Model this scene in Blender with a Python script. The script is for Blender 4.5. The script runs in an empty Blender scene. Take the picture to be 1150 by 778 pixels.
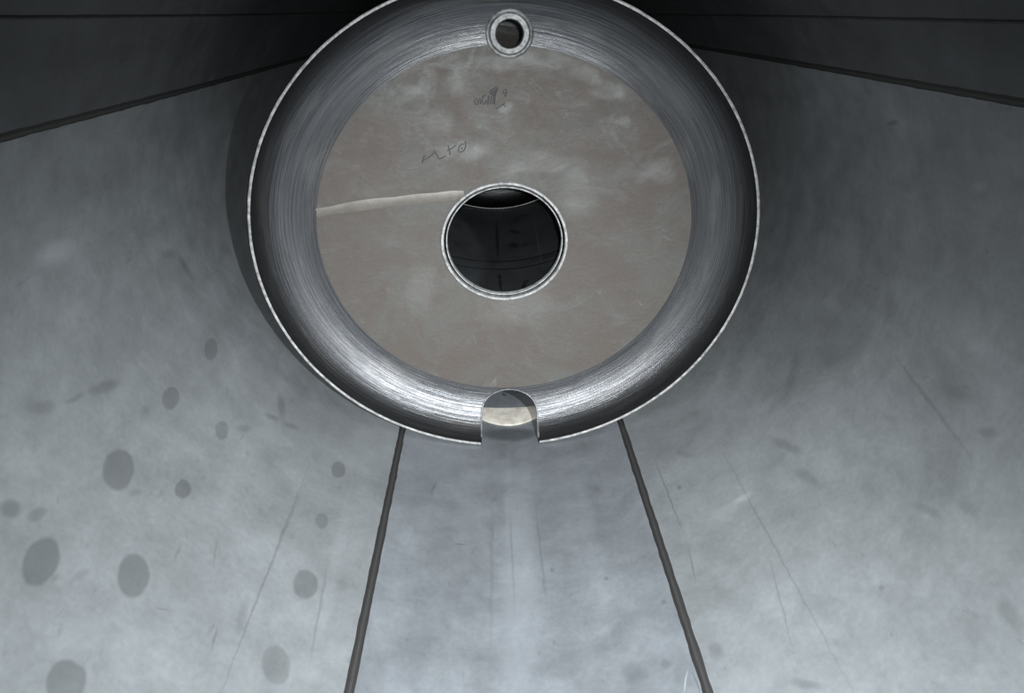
import bpy, bmesh, math, random
import numpy as np
from mathutils import Vector, Matrix

random.seed(7)
scene = bpy.context.scene
COL = scene.collection

# ---------------------------------------------------------------- camera
F, CX, CY = 800.0, 575.0, 389.0            # focal length and centre in pixels of the 1150 x 778 frame
VPX, VPY = 545.0, 12.0                     # where the long seams of the tank converge
def cam_ray(px, py): return np.array([(px-CX)/F, -(py-CY)/F, 1.0])
_y = cam_ray(VPX, VPY); _y /= np.linalg.norm(_y)
_x = np.array([1.0, 0, 0]); _x -= _y*_x.dot(_y); _x /= np.linalg.norm(_x)
_z = np.cross(_x, _y); _z = _z if _z[1] > 0 else -_z
C2W = np.array([_x, _y, _z])               # camera (right, up, forward) -> world (across, along, up)
def ray(px, py): return C2W @ cam_ray(px, py)
def on_plane(px, py, y): r = ray(px, py); return r*y/r[1]

cd = bpy.data.cameras.new('camera'); cam = bpy.data.objects.new('camera', cd); COL.objects.link(cam)
cd.sensor_fit = 'HORIZONTAL'; cd.sensor_width = 36.0; cd.lens = F/1150.0*36.0
cd.clip_start = 0.02
r_, u_, f_ = C2W @ np.array([1, 0, 0.]), C2W @ np.array([0, 1, 0.]), C2W @ np.array([0, 0, 1.])
cam.matrix_world = Matrix(((r_[0], u_[0], -f_[0], 0), (r_[1], u_[1], -f_[1], 0), (r_[2], u_[2], -f_[2], 0), (0, 0, 0, 1)))
scene.camera = cam

# ---------------------------------------------------------------- light
w = bpy.data.worlds.new('world'); scene.world = w; w.use_nodes = True
w.node_tree.nodes['Background'].inputs[0].default_value = (0.6, 0.7, 0.85, 1)
w.node_tree.nodes['Background'].inputs[1].default_value = 0.0
vs = scene.view_settings
vs.view_transform = 'Standard'; vs.look = 'None'; vs.gamma = 1.0; vs.use_curve_mapping = False
vs.exposure = 0.0

def spot(name, loc, target, energy, size, angle, blend, color):
    l = bpy.data.lights.new(name, 'SPOT'); l.energy = energy; l.shadow_soft_size = size
    l.spot_size = math.radians(angle); l.spot_blend = blend; l.color = color
    o = bpy.data.objects.new(name, l); COL.objects.link(o); o.location = loc
    o.rotation_euler = (Vector(target)-Vector(loc)).to_track_quat('-Z', 'Y').to_euler()
    return o
# the hand torch held beside the camera, to its right (it throws the rim's shadow on the left wall)
spot('hand_torch_right_offscreen', (0.64, -0.05, 0.04), (-0.02, 1.14, -1.60), 800, 0.03, 100, 1.0, (0.93, 0.97, 1.0))
# added fill next to the lens, as a phone flash, lifting the torch's shadow
spot('flash_fill_offscreen', (0.02, -0.01, 0.015), (0.02+f_[0], -0.01+f_[1], 0.015+f_[2]-.10), 430, 0.006, 92, 1.0, (0.95, 0.98, 1.0))
# ---------------------------------------------------------------- dimensions of the tank (metres)
XC = 0.064
D, H = 2.464, 0.15                          # distance of the first baffle's rim, depth of its knuckle
RX, RZ, RC = 0.900, 0.846, -0.754           # rim half width, half height, centre height
IX, IZ, IC = 0.704, 0.659, -0.762           # where knuckle meets crown plate
PT = 0.007                                  # plate thickness
SA, SB = 1.095, 1.01                         # shell half width, half height
SZ = RC-RZ-PT-0.004+SB                      # shell centre height
Y0, Y1 = -1.6, 8.6
D2 = 6.30                                   # second baffle

def shell_pt(th, y, off=0.0):
    """point on the shell; th = 0 at the bottom, off > 0 is inwards"""
    return (XC+(SA-off)*math.sin(th), y, SZ-(SB-off)*math.cos(th))
def on_shell(px, py):
    """pixel -> (theta, y) where its ray meets the shell"""
    r = ray(px, py)
    ax, az = r[0]/SA, r[2]/SB; bx, bz = -XC/SA, -SZ/SB
    qa = ax*ax+az*az; qb = 2*(ax*bx+az*bz); qc = bx*bx+bz*bz-1
    t = (-qb+math.sqrt(qb*qb-4*qa*qc))/(2*qa)
    p = r*t
    return math.atan2((p[0]-XC)/SA, -(p[2]-SZ)/SB), p[1]
def uv_of(px, py): th, y = on_shell(px, py); return np.array([th*SA, y])

TH_L = 0.5*(on_shell(451, 483)[0]+on_shell(393, 778)[0])
TH_R = 0.5*(on_shell(698, 476)[0]+on_shell(795, 778)[0])
TH_UL = on_shell(120, 124)[0]
TH_UR = on_shell(1020, 93)[0]
TH_VL = on_shell(150, 18)[0]
TH_VR = on_shell(950, 20)[0]

# ---------------------------------------------------------------- material helpers
def new_mat(name):
    m = bpy.data.materials.new(name); m.use_nodes = True
    nt = m.node_tree
    return m, nt, nt.nodes['Principled BSDF']
def node(nt, t, **kw):
    n = nt.nodes.new(t)
    for k, v in kw.items(): setattr(n, k, v)
    return n
def noise(nt, vec, scale, detail=4, rough=0.55, dist=0.0):
    n = node(nt, 'ShaderNodeTexNoise'); n.inputs['Scale'].default_value = scale
    n.inputs['Detail'].default_value = detail; n.inputs['Roughness'].default_value = rough
    n.inputs['Distortion'].default_value = dist
    if vec is not None: nt.links.new(vec, n.inputs['Vector'])
    return n.outputs['Fac']
def maprange(nt, val, a, b, c, d, smooth=False):
    n = node(nt, 'ShaderNodeMapRange')
    if smooth: n.interpolation_type = 'SMOOTHSTEP'
    for i, v in enumerate((a, b, c, d)): n.inputs[i+1].default_value = v
    nt.links.new(val, n.inputs[0]); return n.outputs[0]
def mathn(nt, op, a, b=None):
    n = node(nt, 'ShaderNodeMath', operation=op)
    for i, v in enumerate((a, b)):
        if v is None: continue
        if isinstance(v, (int, float)): n.inputs[i].default_value = v
        else: nt.links.new(v, n.inputs[i])
    return n.outputs[0]
def mix(nt, fac, a, b, blend='MIX'):
    n = node(nt, 'ShaderNodeMix', data_type='RGBA', blend_type=blend)
    if isinstance(fac, (int, float)): n.inputs['Factor'].default_value = fac
    else: nt.links.new(fac, n.inputs['Factor'])
    for k, v in (('A', a), ('B', b)):
        i = [s for s in n.inputs if s.name == k and s.type == 'RGBA'][0]
        if isinstance(v, tuple): i.default_value = (*v, 1) if len(v) == 3 else v
        else: nt.links.new(v, i)
    return [s for s in n.outputs if s.type == 'RGBA'][0]
def mapping(nt, vec, loc=(0, 0, 0), rot=(0, 0, 0), scale=(1, 1, 1), vt='POINT'):
    n = node(nt, 'ShaderNodeMapping', vector_type=vt)
    n.inputs['Location'].default_value = loc; n.inputs['Rotation'].default_value = rot; n.inputs['Scale'].default_value = scale
    nt.links.new(vec, n.inputs['Vector']); return n.outputs[0]
def bump(nt, h, strength, dist=0.01):
    n = node(nt, 'ShaderNodeBump'); n.inputs['Strength'].default_value = strength; n.inputs['Distance'].default_value = dist
    nt.links.new(h, n.inputs['Height']); return n.outputs[0]
def wobble(nt, vec, scale, amount):
    n = node(nt, 'ShaderNodeTexNoise'); n.inputs['Scale'].default_value = scale; n.inputs['Detail'].default_value = 3
    nt.links.new(vec, n.inputs['Vector'])
    s = node(nt, 'ShaderNodeVectorMath', operation='SUBTRACT'); nt.links.new(n.outputs['Color'], s.inputs[0]); s.inputs[1].default_value = (.5, .5, .5)
    k = node(nt, 'ShaderNodeVectorMath', operation='SCALE'); nt.links.new(s.outputs[0], k.inputs[0]); k.inputs['Scale'].default_value = amount
    d = node(nt, 'ShaderNodeVectorMath', operation='ADD'); nt.links.new(vec, d.inputs[0]); nt.links.new(k.outputs[0], d.inputs[1])
    return d.outputs[0]

def spot_mask(nt, vec, c, axes, edge0, edge1):
    """soft elliptical mask; c centre and axes (two half-axis vectors) in the sheet's own metres"""
    m = np.array(axes).T
    U, S, _ = np.linalg.svd(m)
    ang = math.atan2(U[1, 0], U[0, 0])
    p = mapping(nt, vec, (c[0], c[1], 0), (0, 0, ang), (S[0], S[1], 1), 'TEXTURE')
    l = node(nt, 'ShaderNodeVectorMath', operation='LENGTH'); nt.links.new(p, l.inputs[0])
    return maprange(nt, l.outputs['Value'], edge0, edge1, 1, 0, True)

def steel_sheet(name, base, dark=(), light=(), rough=0.5, metallic=0.35, vary=0.22, streak=0.05, streak_scale=(9, .8)):
    """sheet steel; dark / light are lists of stains: (uv centre, half axes, amount, edge0, edge1)"""
    m, nt, p = new_mat(name)
    uv = node(nt, 'ShaderNodeUVMap', uv_map='sheet').outputs[0]
    big = noise(nt, uv, 1.7, 5, .6, .6)
    fine = noise(nt, uv, 60, 3, .6)
    med = noise(nt, uv, 9, 5, .65, .3)
    st = noise(nt, mapping(nt, uv, scale=(streak_scale[0], streak_scale[1], 1)), 1.0, 4, .6)
    k = maprange(nt, big, .3, .7, 1-vary, 1+vary*.6)
    k = mathn(nt, 'MULTIPLY', k, maprange(nt, med, .3, .7, 1-vary*.45, 1+vary*.35))
    k = mathn(nt, 'MULTIPLY', k, maprange(nt, st, .35, .68, 1-streak, 1+streak))
    k = mathn(nt, 'MULTIPLY', k, maprange(nt, fine, .3, .7, .94, 1.06))
    # small dark flecks and scuffs
    fl = noise(nt, mapping(nt, uv, rot=(0, 0, .5), scale=(26, 11, 1)), 1.0, 4, .7, .2)
    k = mathn(nt, 'MULTIPLY', k, maprange(nt, fl, .62, .74, 1.0, .80))
    kc = node(nt, 'ShaderNodeCombineColor'); [nt.links.new(k, kc.inputs[i]) for i in range(3)]
    colr = mix(nt, 1.0, base, kc.outputs[0], 'MULTIPLY')
    wob = wobble(nt, uv, 20, 0.013)
    if dark:
        acc = None
        for c, ax, amt, e0, e1 in dark:
            s = mathn(nt, 'MULTIPLY', spot_mask(nt, wob, c, ax, e0, e1), amt)
            acc = s if acc is None else mathn(nt, 'MAXIMUM', acc, s)
        colr = mix(nt, acc, colr, tuple(b*.40 for b in base))
    if light:
        acc = None
        for c, ax, amt, e0, e1 in light:
            s = mathn(nt, 'MULTIPLY', spot_mask(nt, wob, c, ax, e0, e1), amt)
            acc = s if acc is None else mathn(nt, 'MAXIMUM', acc, s)
        colr = mix(nt, acc, colr, tuple(min(1, b*1.7) for b in base))
    nt.links.new(colr, p.inputs['Base Color'])
    p.inputs['Metallic'].default_value = metallic
    nt.links.new(maprange(nt, med, .3, .7, rough-.07, rough+.08), p.inputs['Roughness'])
    nt.links.new(bump(nt, mathn(nt, 'ADD', big, mathn(nt, 'MULTIPLY', fine, .05)), .25, .01), p.inputs['Normal'])
    return m

def px_spot(px, py, rx, ry, amt=.6, ang=0, e0=.8, e1=1.05):
    """a stain seen at a pixel, as centre and half axes on the shell sheet"""
    a = math.radians(ang); c = uv_of(px, py)
    e = lambda dx, dy: (uv_of(px+dx, py+dy)-uv_of(px-dx, py-dy))/2
    ax1 = e(rx*math.cos(a), rx*math.sin(a)); ax2 = e(-ry*math.sin(a), ry*math.cos(a))
    return (c, (ax1, ax2), amt, e0, e1)
def px_line(x0, y0, x1, y1, wpx, amt=.4, e0=.3, e1=1.0):
    return px_spot((x0+x1)/2, (y0+y1)/2, math.hypot(x1-x0, y1-y0)/2, wpx/2, amt, math.degrees(math.atan2(y1-y0, x1-x0)), e0, e1)

# ---------------------------------------------------------------- mesh helpers
def link(name, me, mat, parent=None, label=None, smooth=None):
    o = bpy.data.objects.new(name, me); COL.objects.link(o)
    if mat: me.materials.append(mat)
    if parent: o.parent = parent
    if label: o['label'] = label
    if smooth is not None:
        me.polygons.foreach_set('use_smooth', [True]*len(me.polygons))
        me.set_sharp_from_angle(angle=math.radians(smooth))
    return o
def grid_mesh(name, rows, closed_u=False, closed_v=False, uvs=None):
    """rows: list of lists of points; quads between neighbours; uvs the same layout"""
    n, m = len(rows), len(rows[0])
    verts = [p for r in rows for p in r]
    faces, fuv = [], []
    for i in range(n if closed_v else n-1):
        for j in range(m if closed_u else m-1):
            q = ((i, j), (i, j+1), (i+1, j+1), (i+1, j))
            faces.append([(a % n)*m+(b % m) for a, b in q])
            fuv.append(q)
    me = bpy.data.meshes.new(name); me.from_pydata(verts, [], faces)
    if uvs:
        l = me.uv_layers.new(name='sheet'); k = 0
        for q in fuv:
            for a, b in q: l.data[k].uv = uvs(a, b); k += 1
    me.update(); return me
def recalc(me):
    bm = bmesh.new(); bm.from_mesh(me); bmesh.ops.recalc_face_normals(bm, faces=bm.faces); bm.to_mesh(me); bm.free()
def struct(o): o['kind'] = 'structure'; return o

# ---------------------------------------------------------------- the shell
BASE = (0.144, 0.155, 0.160)
dl = [px_spot(133, 527, 19, 25, .62, 8), px_spot(150, 646, 19.5, 26, .62, 3), px_spot(46, 630, 21, 31, .66, 28),
      px_spot(74, 765, 24, 27, .60, 30), px_spot(343, 656, 15, 18, .50), px_spot(310, 746, 17, 24, .42, -8),
      px_spot(205, 549, 9.5, 12, .58), px_spot(192, 447, 10, 13.5, .50, 10), px_spot(237, 392, 8, 13.5, .50, 5),
      px_spot(380, 527, 8.5, 10, .52), px_spot(361, 585, 7.5, 10, .40), px_spot(249, 483, 8, 11, .40),
      px_spot(118, 434, 24, 9, .50, -16, .3), px_spot(84, 447, 16, 5, .40, -28, .3), px_spot(12, 571, 15, 13, .55, 0, .4),
      px_spot(42, 577, 16, 9, .45, -35, .3), px_spot(45, 458, 24, 12, .34, -10, .2), px_spot(163, 462, 8, 10, .30, 0, .2),
      px_spot(152, 553, 11, 6, .30, -10, .2), px_spot(274, 481, 10, 6, .35, 0, .2), px_spot(316, 456, 6, 18, .45, -8, .3),
      px_spot(305, 468, 12, 4, .4, 20, .3), px_spot(327, 478, 12, 4, .4, 20, .3), px_spot(92, 645, 14, 7, .3, -35, .2),
      px_spot(60, 650, 10, 6, .35, -40, .2), px_spot(182, 684, 13, 2, .35, 5, .2),
      px_spot(200, 620, 3, 14, .35, 25, .2), px_spot(208, 300, 5, 26, .45, -30, .2), px_spot(190, 285, 12, 8, .3, 0, .2),
      px_line(366, 474, 243, 790, 4, .38), px_line(352, 520, 290, 670, 2.5, .3), px_spot(272, 690, 8, 30, .35, 15, .2),
      px_line(372, 610, 345, 760, 5, .3), px_spot(385, 655, 14, 12, .22, 0, .1), px_line(236, 735, 246, 700, 5, .4),
      px_line(245, 600, 238, 640, 3, .3)]
ll = [px_spot(62, 283, 32, 18, .42, -25, .1, 1.1), px_spot(55, 288, 12, 6, .5, -25, .2),
      px_line(400, 520, 350, 760, 26, .16, 0, 1)]
dr = [px_line(728, 497, 772, 610, 3, .5), px_line(772, 606, 782, 660, 3, .45), px_line(775, 440, 955, 770, 4, .26),
      px_line(860, 610, 893, 740, 4, .28), px_line(990, 380, 1100, 525, 7, .32),
      px_spot(882, 500, 26, 8, .42, 25, .2), px_spot(906, 535, 20, 9, .40, 35, .2), px_spot(1040, 572, 24, 8, .36, 25, .2),
      px_spot(890, 420, 9, 40, .34, 12, .1), px_spot(935, 400, 30, 20, .3, -15, .1), px_spot(1110, 485, 16, 9, .42, 10, .2),
      px_spot(1135, 690, 14, 30, .40, -35, .2), px_spot(1085, 570, 16, 10, .28, 30, .1), px_spot(803, 730, 11, 14, .42, -30, .3),
      px_spot(990, 660, 5, 5, .4, 0, .3), px_spot(763, 547, 3.5, 3.5, .5, 0, .4), px_spot(905, 768, 30, 7, .4, 8, .2),
      px_spot(1070, 440, 40, 10, .26, 20, .1), px_spot(1000, 470, 14, 7, .25, 20, .1),
      px_spot(1003, 138, 9, 4, .5, -15, .3), px_spot(770, 510, 16, 5, .3, 15, .1)]
lr = [px_spot(832, 560, 20, 5, .55, -30, .1, 1.1), px_spot(820, 568, 30, 9, .25, -30, 0, 1.1),
      px_spot(1100, 210, 12, 8, .25, 0, 0), px_spot(905, 115, 10, 6, .25, 30, 0)]
df = [px_line(571, 545, 579, 700, 4, .42, .2), px_line(598, 540, 615, 690, 5, .30, .2), px_line(553, 530, 551, 740, 7, .24, .1),
      px_spot(508, 596, 24, 10, .24, 5, .1), px_spot(487, 548, 2, 9, .5, 20, .3), px_spot(516, 611, 8, 1.5, .5, 5, .3),
      px_spot(667, 548, 12, 6, .30, 0, .2), px_spot(712, 756, 20, 16, .40, 0, .3), px_spot(748, 746, 8, 8, .4, 0, .3),
      px_spot(745, 676, 5, 4, .5, 0, .3), px_spot(450, 640, 30, 14, .2, 0, .1), 
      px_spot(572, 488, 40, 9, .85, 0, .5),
      px_spot(680, 650, 4, 3, .4, 0, .3), px_spot(620, 640, 3, 3, .4, 0, .3), 
      px_line(776, 748, 788, 785, 3, .55),
      # next compartment, seen through the opening
      px_line(557, 238, 559.5, 297, 5, .95, .4), px_line(561, 304, 562.5, 330, 5, .95, .4), px_spot(561, 311, 3, 3, 1, 0, .5),
      px_spot(578, 260, 9, 3, 1, 12, .3), px_spot(577, 275, 7, 4, 1, 0, .4), px_spot(588, 322, 3.5, 8, 1, 25, .4), px_spot(591, 316, 5, 2, .9, -10, .3), px_spot(579, 247, 6, 4, .9, -40, .2), px_spot(588, 242, 6, 2, .8, 0, .2), px_spot(590, 274, 4, 2, .8, 0, .2), px_spot(614, 288, 16, 4, .7, -15, .2),
      px_spot(600, 292, 14, 3, .55, -18, .1), px_spot(585, 245, 8, 3, .5, 10, .2), px_spot(603, 268, 4, 3, .5, 0, .1),
      px_spot(612, 305, 8, 5, .5, 0, .1), px_spot(566, 443, 3.5, 2, .95, 25, .4)]
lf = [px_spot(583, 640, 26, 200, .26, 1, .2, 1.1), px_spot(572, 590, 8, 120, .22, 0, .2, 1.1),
      px_spot(680, 708, 14, 9, .22, -25, .1), px_line(773, 746, 768, 785, 3, .7, .2), px_line(545, 653, 612, 651, 2.5, .35),
      px_line(597, 235, 612, 310, 2.6, .7)]
M_left = steel_sheet('steel_wall_left', BASE, dl, ll)
M_right = steel_sheet('steel_wall_right', BASE, dr, lr, vary=.22)
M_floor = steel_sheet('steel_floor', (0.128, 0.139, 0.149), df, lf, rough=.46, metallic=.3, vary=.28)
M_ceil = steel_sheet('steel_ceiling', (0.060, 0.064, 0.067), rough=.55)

YS = [Y0+(Y1-Y0)*i/60 for i in range(61)]
def plate(name, t0, t1, mat, seg):
    T = 0.012
    ths = [t0+(t1-t0)*i/seg for i in range(seg+1)]
    prof = [(t, 0.0) for t in ths]+[(t, -T) for t in reversed(ths)]
    rows = [[shell_pt(t, y, o) for t, o in prof] for y in YS]
    me = grid_mesh(name, rows, closed_u=True, uvs=lambda a, b: (prof[b % len(prof)][0]*SA, YS[a]))
    recalc(me)
    return struct(link(name, me, mat, smooth=40))
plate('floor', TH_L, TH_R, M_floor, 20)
plate('wall_left', TH_UL, TH_L, M_left, 40)
plate('wall_right', TH_R, TH_UR, M_right, 40)
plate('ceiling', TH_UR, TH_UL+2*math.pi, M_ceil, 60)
def end_wall(name, y):
    n = 72
    rows = []
    for k in range(9):
        s = 1-k/8.0*.98
        rows.append([(XC+(SA+.012)*s*math.sin(2*math.pi*j/n), y+(1 if y > 0 else -1)*.25*math.sqrt(max(0, 1-s*s)), SZ-(SB+.012)*s*math.cos(2*math.pi*j/n)) for j in range(n)])
    me = grid_mesh(name, rows, closed_u=True, uvs=lambda a, b: (rows[a][b % n][0], rows[a][b % n][2]))
    bm = bmesh.new(); bm.from_mesh(me); bmesh.ops.holes_fill(bm, edges=[e for e in bm.edges if e.is_boundary and e.verts[0].co.x-XC < .3 and abs(e.verts[0].co.z-SZ) < .1], sides=0)
    bm.to_mesh(me); bm.free()
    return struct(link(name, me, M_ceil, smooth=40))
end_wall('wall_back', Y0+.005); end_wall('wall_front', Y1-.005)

# ---------------------------------------------------------------- weld seams of the shell
def weld_mat(name, base, bead):
    m, nt, p = new_mat(name)
    uv = node(nt, 'ShaderNodeUVMap', uv_map='sheet').outputs[0]
    n1 = noise(nt, mapping(nt, uv, scale=(60, 10, 1)), 1, 4, .6)
    sx = node(nt, 'ShaderNodeSeparateXYZ'); nt.links.new(uv, sx.inputs[0])
    core = maprange(nt, mathn(nt, 'ABSOLUTE', sx.outputs[0]), .0, .45, 1, 0, True)
    k = mathn(nt, 'MULTIPLY', core, maprange(nt, n1, .4, .65, .1, 1))
    nt.links.new(mix(nt, k, base, bead), p.inputs['Base Color'])
    p.inputs['Metallic'].default_value = .2; p.inputs['Roughness'].default_value = .62
    return m
M_weld = weld_mat('weld_heat_tint', (0.012, 0.0115, 0.011), (0.036, 0.036, 0.036))
def long_seam(name, th, width, mat, y0=Y0, y1=Y1-.02, n=420, hgt=.0035):
    rows, ws = [], []
    for i in range(n+1):
        y = y0+(y1-y0)*i/n
        wv = width/2*(1+.05*math.sin(i*.9)+.07*random.uniform(-1, 1)); dx = .0018*math.sin(i*.045)+.0005*random.uniform(-1, 1)
        h = hgt*(1+.25*math.sin(i*2.4))
        rows.append([shell_pt(th+(s*wv+dx)/SA, y, o) for s, o in ((-1, .0004), (-.75, h*.35), (-.4, h*.8), (0, h), (.4, h*.8), (.75, h*.35), (1, .0004))])
    me = grid_mesh(name, rows, uvs=lambda a, b: (-1+2*b/6.0, y0+(y1-y0)*a/n))
    return struct(link(name, me, mat, smooth=60))
long_seam('trim_1', TH_L, .027, M_weld)
long_seam('trim_2', TH_R, .027, M_weld)
long_seam('trim_3', TH_UL, .022, M_weld)
long_seam('trim_4', TH_UR, .022, M_weld)
long_seam('trim_5', TH_VL, .010, M_weld)
long_seam('trim_6', TH_VR, .010, M_weld)
# ring seam in the next compartment
def ring_seam(name, y, width, mat):
    n = 160; rows = []
    for s, o in ((-1, .0005), (-.5, .003), (.5, .003), (1, .0005)):
        rows.append([shell_pt(2*math.pi*j/n, y+s*width/2, o) for j in range(n)])
    me = grid_mesh(name, rows, closed_u=True, uvs=lambda a, b: (-1+2*a/3.0, b*.05))
    return struct(link(name, me, mat, smooth=60))
M_weld2 = weld_mat('weld_grey', (0.035, 0.036, 0.038), (0.06, 0.062, 0.065))
yr = [on_shell(557, v)[1] for v in (294, 302.5)]
ring_seam('trim_7', yr[0], .035, M_weld2); ring_seam('trim_8', yr[1], .03, M_weld2)

# ---------------------------------------------------------------- baffle materials
def crown_material():
    m, nt, p = new_mat('crown_mill_scale')
    co = node(nt, 'ShaderNodeTexCoord').outputs['Object']
    n1 = noise(nt, co, 3.4, 6, .62, .8); n2 = noise(nt, mapping(nt, co, loc=(3, 1, 5), scale=(1.0, 1, 1.6)), 8, 5, .65, .5)
    n3 = noise(nt, mapping(nt, co, loc=(9, 2, 1)), 5.5, 5, .7, 1.2); n4 = noise(nt, co, 90, 2, .5)
    c = mix(nt, maprange(nt, n1, .38, .62, 0, 1, True), (0.056, 0.0465, 0.040), (0.061, 0.060, 0.0535))
    c = mix(nt, maprange(nt, n2, .52, .72, 0, .55, True), c, (0.080, 0.081, 0.076))
    c = mix(nt, maprange(nt, n3, .60, .74, 0, .8, True), c, (0.105, 0.104, 0.098))
    # paler scuffs across the upper part of the plate, where it has been handled
    sz = node(nt, 'ShaderNodeSeparateXYZ'); nt.links.new(co, sz.inputs[0])
    up = maprange(nt, sz.outputs[2], .85, 1.5, .0, 1, True)
    n5 = noise(nt, mapping(nt, co, loc=(1.3, 7, 2)), 6.5, 5, .7, 1.0)
    c = mix(nt, mathn(nt, 'MULTIPLY', up, maprange(nt, n5, .50, .66, 0, .75, True)), c, (0.098, 0.101, 0.097))
    xz = node(nt, 'ShaderNodeCombineXYZ'); nt.links.new(sz.outputs[0], xz.inputs[0]); nt.links.new(sz.outputs[2], xz.inputs[1])
    wob = wobble(nt, xz.outputs[0], 9, .10)
    def smudges(col, lst, tone):
        acc = None
        for px, py, rx, ry, ang, amt in lst:
            q = lambda a, b: np.array([on_plane(a, b, D+H)[0]-XC, on_plane(a, b, D+H)[2]-(RC-RZ)])
            t = math.radians(ang); e = lambda dx, dy: (q(px+dx, py+dy)-q(px-dx, py-dy))/2
            m_ = spot_mask(nt, wob, q(px, py), (e(rx*math.cos(t), rx*math.sin(t)), e(-ry*math.sin(t), ry*math.cos(t))), .3, 1.1)
            m_ = mathn(nt, 'MULTIPLY', m_, amt); acc = m_ if acc is None else mathn(nt, 'MAXIMUM', acc, m_)
        acc = mathn(nt, 'MULTIPLY', acc, maprange(nt, n5, .35, .6, .35, 1))
        return mix(nt, acc, col, tone)
    c = smudges(c, [(420, 150, 58, 36, -30, .8), (612, 135, 42, 34, 0, .8), (745, 130, 26, 36, 20, .7), (545, 110, 30, 22, 0, .7), (400, 300, 40, 60, 0, .5), (660, 300, 60, 50, 0, .5), (650, 170, 50, 20, 0, .6), (560, 400, 90, 22, 0, .4)], (0.054, 0.043, 0.037))
    c = smudges(c, [(685, 104, 27, 13, -10, .8), (565, 122, 10, 9, 0, .9), (522, 170, 40, 18, -18, .75), (495, 135, 26, 16, -60, .55), (740, 198, 26, 18, 0, .6), (572, 70, 60, 13, 0, .9), (655, 82, 62, 11, 24, .75), (512, 92, 18, 12, 0, .5), (460, 102, 20, 7, 25, .6), (580, 350, 60, 26, 0, .35), (650, 215, 24, 40, 0, .5), (600, 185, 60, 14, 0, .45), (700, 140, 9, 6, 0, .7), (470, 330, 26, 34, 30, .3), (360, 238, 9, 5, -10, .9)], (0.125, 0.128, 0.122))
    k = node(nt, 'ShaderNodeCombineColor'); v = maprange(nt, n4, .3, .7, .94, 1.06); [nt.links.new(v, k.inputs[i]) for i in range(3)]
    nt.links.new(mix(nt, 1, c, k.outputs[0], 'MULTIPLY'), p.inputs['Base Color'])
    p.inputs['Metallic'].default_value = .25; nt.links.new(maprange(nt, n2, .35, .65, .62, .48), p.inputs['Roughness'])
    nt.links.new(bump(nt, n2, .15, .01), p.inputs['Normal'])
    return m
def knuckle_material():
    m, nt, p = new_mat('knuckle_spun_steel')
    uv = node(nt, 'ShaderNodeUVMap', uv_map='sheet').outputs[0]      # u round the ring, v from rim (0) to crown (1)
    g = noise(nt, mapping(nt, uv, scale=(2.2, 46, 1)), 1.0, 5, .65)
    g2 = noise(nt, mapping(nt, uv, loc=(5, 2, 0), scale=(1.3, 110, 1)), 1.0, 3, .6)
    b = noise(nt, mapping(nt, uv, loc=(1, 9, 0), scale=(2.5, 5, 1)), 1.0, 4, .6)
    c = (0.082, 0.084, 0.088)
    gg = mathn(nt, 'MULTIPLY', maprange(nt, g, .36, .64, .62, 1.25), maprange(nt, g2, .35, .65, .75, 1.15))
    k = node(nt, 'ShaderNodeCombineColor'); [nt.links.new(gg, k.inputs[i]) for i in range(3)]
    c = mix(nt, 1, c, k.outputs[0], 'MULTIPLY')
    c = mix(nt, maprange(nt, b, .50, .66, 0, .35, True), c, (0.144, 0.141, 0.135))
    nt.links.new(c, p.inputs['Base Color'])
    p.inputs['Metallic'].default_value = .95
    nt.links.new(maprange(nt, g, .3, .7, .46, .30), p.inputs['Roughness'])
    nt.links.new(bump(nt, mathn(nt, 'ADD', g, mathn(nt, 'MULTIPLY', g2, .6)), .35, .004), p.inputs['Normal'])
    return m
def bright_material(name, base, rough=.4, metallic=.8, scale=45, lo=.38):
    m, nt, p = new_mat(name)
    co = node(nt, 'ShaderNodeTexCoord').outputs['Object']
    n = noise(nt, co, scale, 4, .7)
    c = mix(nt, maprange(nt, n, .35, .65, 0, 1), tuple(b*lo for b in base), base)
    nt.links.new(c, p.inputs['Base Color']); p.inputs['Roughness'].default_value = rough; p.inputs['Metallic'].default_value = metallic
    nt.links.new(bump(nt, n, .4, .003), p.inputs['Normal'])
    return m
M_crown, M_knuckle = crown_material(), knuckle_material()
M_edge = bright_material('ground_edge', (0.36, 0.36, 0.35), .4, .3)
M_ring = bright_material('ring_steel', (0.46, 0.465, 0.46), .38, .4)
M_strip = bright_material('ground_weld', (0.112, 0.102, 0.088), .5, .3, 14, .72)
M_collar = bright_material('collar_steel', (0.20, 0.205, 0.205), .5, .4)
M_ink, nt, p = new_mat('marker_ink'); p.inputs['Base Color'].default_value = (.018, .017, .018, 1); p.inputs['Roughness'].default_value = .6
M_pad = bright_material('pad_steel', (0.52, 0.49, 0.43), .45, .2, 14, .6)

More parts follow.
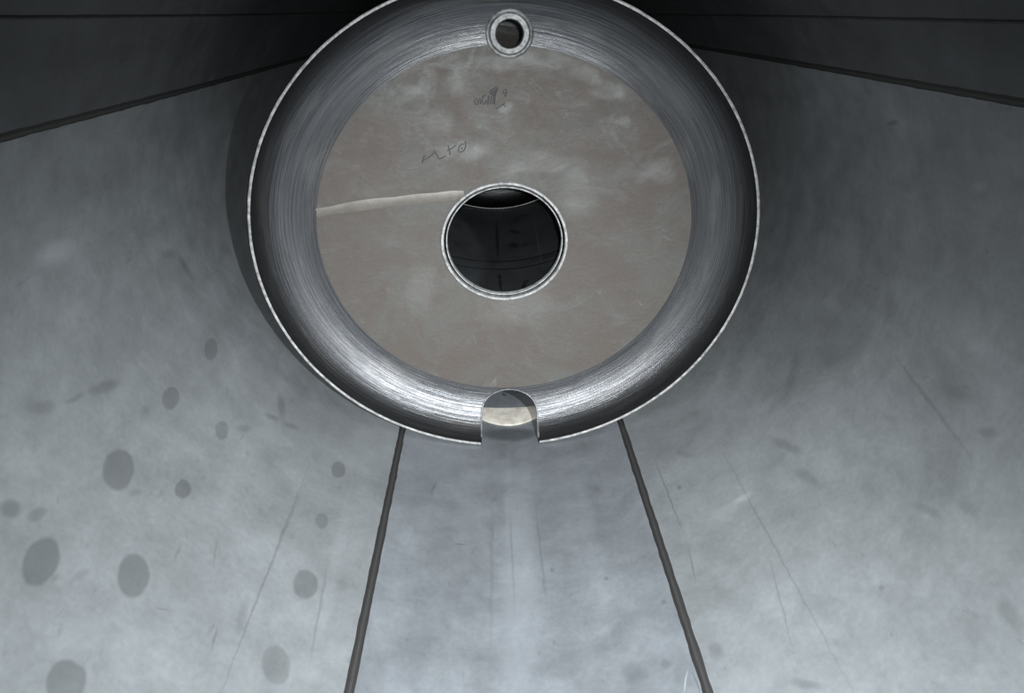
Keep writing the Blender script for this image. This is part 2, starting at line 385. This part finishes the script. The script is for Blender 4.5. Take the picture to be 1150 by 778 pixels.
# ---------------------------------------------------------------- baffle geometry (local: y from the rim, z from the rim's lowest point, x from its centre)
ZB = RC-RZ
OX, OZ = XC, ZB                                    # local origin in the world
HC = np.array([0.061-OX, -0.805-OZ]); HX, HZ = 0.232, 0.222      # manhole opening
def ell(cx, cz, a, b, ph): return cx+a*math.sin(ph), cz-b*math.cos(ph)
NP = 192
CZR, CZI = RC-OZ, IC-OZ
DISH = 0.035
def crown_y(x, z):
    s = min(1.0, math.hypot(x/IX, (z-CZI)/IZ)); return H+DISH*(1-s*s)
def apply_bool(o, cutters):
    for c in cutters:
        md = o.modifiers.new('cut', 'BOOLEAN'); md.object = c; md.operation = 'DIFFERENCE'; md.solver = 'EXACT'
    bpy.context.view_layer.update()
    me = bpy.data.meshes.new_from_object(o.evaluated_get(bpy.context.evaluated_depsgraph_get()), preserve_all_data_layers=True, depsgraph=bpy.context.evaluated_depsgraph_get())
    o.modifiers.clear(); old = o.data; o.data = me; bpy.data.meshes.remove(old)
    for c in cutters: bpy.data.objects.remove(c)
    me.polygons.foreach_set('use_smooth', [True]*len(me.polygons)); me.set_sharp_from_angle(angle=math.radians(35))
def prism(outline, y0, y1):
    """closed prism along y of an outline of (x, z)"""
    bm = bmesh.new()
    lo = [bm.verts.new((x, y0, z)) for x, z in outline]; hi = [bm.verts.new((x, y1, z)) for x, z in outline]
    bm.faces.new(lo); bm.faces.new(hi[::-1]); n = len(lo)
    for i in range(n): bm.faces.new((lo[i], lo[(i+1) % n], hi[(i+1) % n], hi[i]))
    bmesh.ops.recalc_face_normals(bm, faces=bm.faces)
    me = bpy.data.meshes.new('cutter'); bm.to_mesh(me); bm.free()
    o = bpy.data.objects.new('cutter', me); COL.objects.link(o); return o
# drain notch: from the photograph's outline on the knuckle
nl = on_plane(541, 497, D)[0]-OX; nr = on_plane(605, 497, D)[0]-OX
NCX, NHW = (nl+nr)/2, (nr-nl)/2
ntop = on_plane(570, 437, D+H)[2]-OZ
def notch_outline(g=0.0):
    pts = [(NCX-NHW-g, -.1), (NCX-NHW-g, ntop-NHW*.85)]
    pts += [(NCX-(NHW+g)*math.cos(math.pi*k/20), ntop-NHW*.85+(NHW*.85+g)*math.sin(math.pi*k/20)) for k in range(1, 20)]
    return pts+[(NCX+NHW+g, ntop-NHW*.85), (NCX+NHW+g, -.1)]
NZ = on_plane(572.5, 38, D+H-.03); NZX, NZZ = NZ[0]-OX, NZ[2]-OZ; NZR = .068
def disc_outline(cx, cz, a, b, n=40): return [ell(cx, cz, a, b, 2*math.pi*k/n) for k in range(n)]

def polyline_tube(name, pts, r, mat, parent, closed=False, flat=1.0, sides=6):
    """a bead along points lying on the plate; flat < 1 squashes it along y"""
    P = [Vector(p) for p in pts]; n = len(P); rows = []
    for i in range(n):
        a = P[i-1] if (i > 0 or closed) else P[i]; b = P[(i+1) % n] if (i < n-1 or closed) else P[i]
        t = (b-a).normalized(); s = t.cross(Vector((0, 1, 0))).normalized(); up = Vector((0, 1, 0))
        rr = r[i] if isinstance(r, (list, tuple)) else r
        rows.append([tuple(P[i]+s*rr*math.cos(2*math.pi*k/sides)+up*rr*flat*math.sin(2*math.pi*k/sides)) for k in range(sides)])
    me = grid_mesh(name, rows, closed_u=True, closed_v=closed, uvs=lambda a, b: (b/sides*2-1, a*.01))
    if not closed:
        bm = bmesh.new(); bm.from_mesh(me); bmesh.ops.holes_fill(bm, edges=bm.edges[:], sides=0); bm.to_mesh(me); bm.free()
    recalc(me); return link(name, me, mat, parent, smooth=60)

def make_baffle(y, notch, details, label):
    root = bpy.data.objects.new('baffle', None); COL.objects.link(root); root.location = (OX, y, OZ)
    root['label'] = label; root['category'] = 'baffle'; root['group'] = 'pressed baffles across the tank'
    # flanged knuckle ring: quarter-ellipse profile from rim to crown, a closed solid
    K = 18
    def prof(ph, t, off):
        ox, oz = ell(0, CZR, RX, RZ, ph); ix, iz = ell(0, CZI, IX, IZ, ph)
        s = 1-math.cos(t); a = math.sin(t)
        nx, nz = math.sin(ph), -math.cos(ph)
        return (ox+(ix-ox)*s+nx*off*math.cos(t), H*a+off*math.sin(t), oz+(iz-oz)*s+nz*off*math.cos(t))
    pr = [(math.pi/2*k/K, 0.0) for k in range(K+1)]+[(math.pi/2*k/K, PT) for k in range(K, -1, -1)]
    rows = [[prof(2*math.pi*i/NP, t, o) for t, o in pr] for i in range(NP)]
    me = grid_mesh('flanged_rim', rows, closed_u=True, closed_v=True, uvs=lambda a, b: (a/NP*6.0, pr[b % len(pr)][0]/(math.pi/2)))
    recalc(me); ring = link('flanged_rim', me, M_knuckle, root, 'dark spun steel rim curving forward around the plate', smooth=35)
    # crown plate with the manhole opening
    rows = []
    L = 14
    for side in (0, 1):
        rng = range(L+1) if side == 0 else range(L, -1, -1)
        for k in rng:
            f = k/L; row = []
            for i in range(NP):
                ph = 2*math.pi*i/NP
                hx, hz = ell(HC[0], HC[1], HX, HZ, ph); ix, iz = ell(0, CZI, IX, IZ, ph)
                x, z = hx+(ix-hx)*f, hz+(iz-hz)*f
                row.append((x, crown_y(x, z)+side*PT, z))
            rows.append(row)
    me = grid_mesh('crown_plate', rows, closed_u=True, closed_v=True, uvs=lambda a, b: (rows[a % len(rows)][b % NP][0], rows[a % len(rows)][b % NP][2]))
    recalc(me); crown = link('crown_plate', me, M_crown, root, 'brownish grey scuffed plate with a round opening', smooth=35)
    off = Vector((OX, y, OZ))
    bpy.context.view_layer.update()
    def cutter(outline, a, b):
        c = prism(outline, a, b); c.location = off; return c
    if notch:
        apply_bool(ring, [cutter(notch_outline(), -.1, .5), cutter(disc_outline(NZX, NZZ, NZR, NZR*.96), -.2, .6)])
        apply_bool(crown, [cutter(notch_outline(), -.1, .5), cutter(disc_outline(NZX, NZZ, NZR, NZR*.96), -.2, .6)])
    # bright ground edge of the rim, broken by the notch
    rows = []
    half = math.asin(min(1, (NHW+.004)/RX)) if notch else 0
    c0 = math.asin(NCX/RX)
    n = 220
    a0, a1 = (c0+half, c0-half+2*math.pi) if notch else (0, 2*math.pi)
    for i in range(n+1 if notch else n):
        ph = a0+(a1-a0)*i/n
        j = .0007*random.uniform(-1, 1)
        x0, z0 = ell(0, CZR, RX-.0015, RZ-.0015, ph); x1, z1 = ell(0, CZR, RX+PT+.0005+j, RZ+PT+.0005+j, ph)
        rows.append([(x0, .0005, z0), (x0, -.003, z0), ((x0+x1)/2, -.0045, (z0+z1)/2), (x1, -.003, z1), (x1, .0005, z1)])
    me = grid_mesh('rim_edge', rows, closed_u=True, closed_v=not notch); recalc(me)
    link('rim_edge', me, M_edge, root, 'thin bright ground edge of the rim', smooth=50)
    # double ring round the opening: outer bead and inner sleeve
    for nm, da, w_, d0, d1 in (('opening_ring', .000, .011, -.014, .012), ('opening_sleeve', -.013, .006, -.004, .02)):
        n = 96; rows = []
        prf = ((da+w_, d1), (da+w_, d0+.003), (da+w_*.7, d0), (da+w_*.3, d0), (da, d0+.003), (da, d1))
        for i in range(n):
            ph = 2*math.pi*i/n; row = []
            for q, dd in prf:
                x, z = ell(HC[0], HC[1], HX+q, HZ+q, ph); row.append((x, crown_y(x, z)+dd, z))
            rows.append(row)
        me = grid_mesh(nm, rows, closed_u=True, closed_v=True); recalc(me); link(nm, me, M_ring, root, smooth=40)
    if not details: return root
    def P(px, py, lift=.0012):
        """pixel on the crown plate -> local point just proud of it"""
        yy = D+H
        for _ in range(4):
            q = on_plane(px, py, yy); yy = D+crown_y(q[0]-OX, q[2]-OZ)
        return (q[0]-OX, yy-D-lift, q[2]-OZ)
    # lining of the drain notch (burred cut edges standing a little proud)
    ol = notch_outline(.001)
    pts = []
    for x, z in ol[1:-1]:
        yb = knuckle_y(x, z); pts.append((x, yb-.002, z))
    sides = lambda x: [(x, knuckle_y(x, zz)-.001, zz) for zz in np.linspace(.012, ntop-NHW*.85-.008, 7)]
    pts = sides(NCX-NHW-.001)+pts+sides(NCX+NHW+.001)[::-1]
    polyline_tube('notch_edge', pts, [.0028+.0012*random.random() for _ in pts], M_collar, root)
    # welded collar in the hole at the top
    n = 40
    yb = knuckle_y(NZX, NZZ)
    def collar(name, r0, r1, ya, yb_, mat, parent):
        prf = ((r0, yb_), (r0, ya+.003), (r0+.003, ya), (r1-.003, ya), (r1, ya+.003), (r1, yb_))
        rows = [[(NZX+r*math.sin(2*math.pi*i/n), yy, NZZ-r*.96*math.cos(2*math.pi*i/n)) for r, yy in prf] for i in range(n)]
        me = grid_mesh(name, rows, closed_u=True, closed_v=True); recalc(me); return link(name, me, mat, parent, smooth=40)
    cl = collar('vent_collar', .046, .067, yb-.022, yb+.06, M_collar, root)
    pts = []
    for i in range(48):
        ph = 2*math.pi*i/48; x = NZX+.074*math.sin(ph); z = NZZ-.071*math.cos(ph); pts.append((x, knuckle_y(x, z)-.001, z))
    polyline_tube('collar_weld', pts, [.007+.0018*random.random() for _ in pts], M_collar, cl, closed=True, flat=.7)
    # ground weld line running from the rim to the opening
    line = [(356, 239), (372, 236), (396, 232), (420, 228.5), (444, 226), (468, 223.5), (490, 221.5), (508, 220), (521, 218.8)]
    pts = [P(*q, lift=0) for q in line]
    polyline_tube('ground_weld_line', pts, [.019+.003*random.uniform(-1, 1) for _ in pts], M_strip, root, flat=.10, sides=8)
    # writing in marker, stroke by stroke
    Z = lambda x, y: (440+x/5.555, 70+y/5.555)
    strokes = [([(190, 628), (197, 600), (206, 580)], 1.0), ([(197, 612), (235, 588), (272, 560)], .8), ([(262, 548), (280, 572), (296, 602)], .8), ([(296, 602), (318, 594), (336, 582)], .8),
               ([(352, 520), (360, 548), (364, 578)], .8), ([(344, 552), (376, 536), (402, 516)], .8), ([(458, 492), (462, 520), (452, 548), (430, 560), (414, 550), (420, 524), (438, 508), (452, 512)], .8), ([(434, 532), (442, 538)], 1.2),
               ([(522, 262), (516, 240), (528, 224), (540, 240), (536, 262), (522, 262)], .8), ([(548, 222), (556, 262)], .8), ([(586, 204), (568, 214), (562, 240), (572, 262), (588, 250), (586, 236)], 1.0), ([(604, 208), (600, 264)], 1.1),
               ([(612, 192), (634, 172), (660, 158)], 2.2), ([(616, 186), (634, 200), (648, 172)], 2.6), ([(650, 165), (640, 215), (636, 262)], 1.6), ([(622, 210), (616, 262)], 1.0),
               ([(694, 176), (714, 168), (716, 188), (698, 194), (692, 180)], 1.0), ([(714, 184), (706, 214)], 1.0), ([(648, 292), (668, 282), (690, 262), (706, 256)], .8), ([(690, 262), (712, 276)], .7)]
    for st, wd in strokes:
        pts = [P(*Z(*q), lift=.0006) for q in st]
        polyline_tube('pen_stroke', pts, .0026*wd, M_ink, root, flat=.25)
    return root
def knuckle_y(x, z):
    """depth of the plate at local (x, z), on knuckle or crown"""
    if math.hypot(x/IX, (z-CZI)/IZ) <= 1: return crown_y(x, z)
    ph = math.atan2(x/RX, -(z-CZR)/RZ)
    ox, oz = ell(0, CZR, RX, RZ, ph); ix, iz = ell(0, CZI, IX, IZ, ph)
    L = math.hypot(ix-ox, iz-oz); s = min(1, max(0, math.hypot(x-ox, z-oz)/L))
    return H*math.sqrt(max(0, 1-(1-s)**2))
make_baffle(D, True, True, 'round pressed steel baffle with bottom drain notch, vent collar and handwritten marks')
make_baffle(D2, False, False, 'plain farther steel baffle seen only through the round opening of the notched baffle')

# ---------------------------------------------------------------- pad plate on the floor under the drain notch
y_a = on_shell(570, 478)[1]; y_b = on_shell(570, 459)[1]
rows = []
hw = .125
for i in range(33):
    s = -1+2*i/32; th = math.atan2((NCX+s*hw)/SA, 1); e = (1-s*s)
    ya = y_a+(1-e)*.05; col = []
    for yy, o in ((ya, .0), (ya, .007), (ya+.006, .009), (y_b-.006, .009), (y_b, .0)): col.append(shell_pt(th, max(yy, ya), o))
    rows.append(col)
me = grid_mesh('pad_plate', rows, closed_u=True); recalc(me)
pad = link('pad_plate', me, M_pad, smooth=40)
pad['label'] = 'small bright pad plate on the tank floor behind the drain notch'; pad['category'] = 'plate'
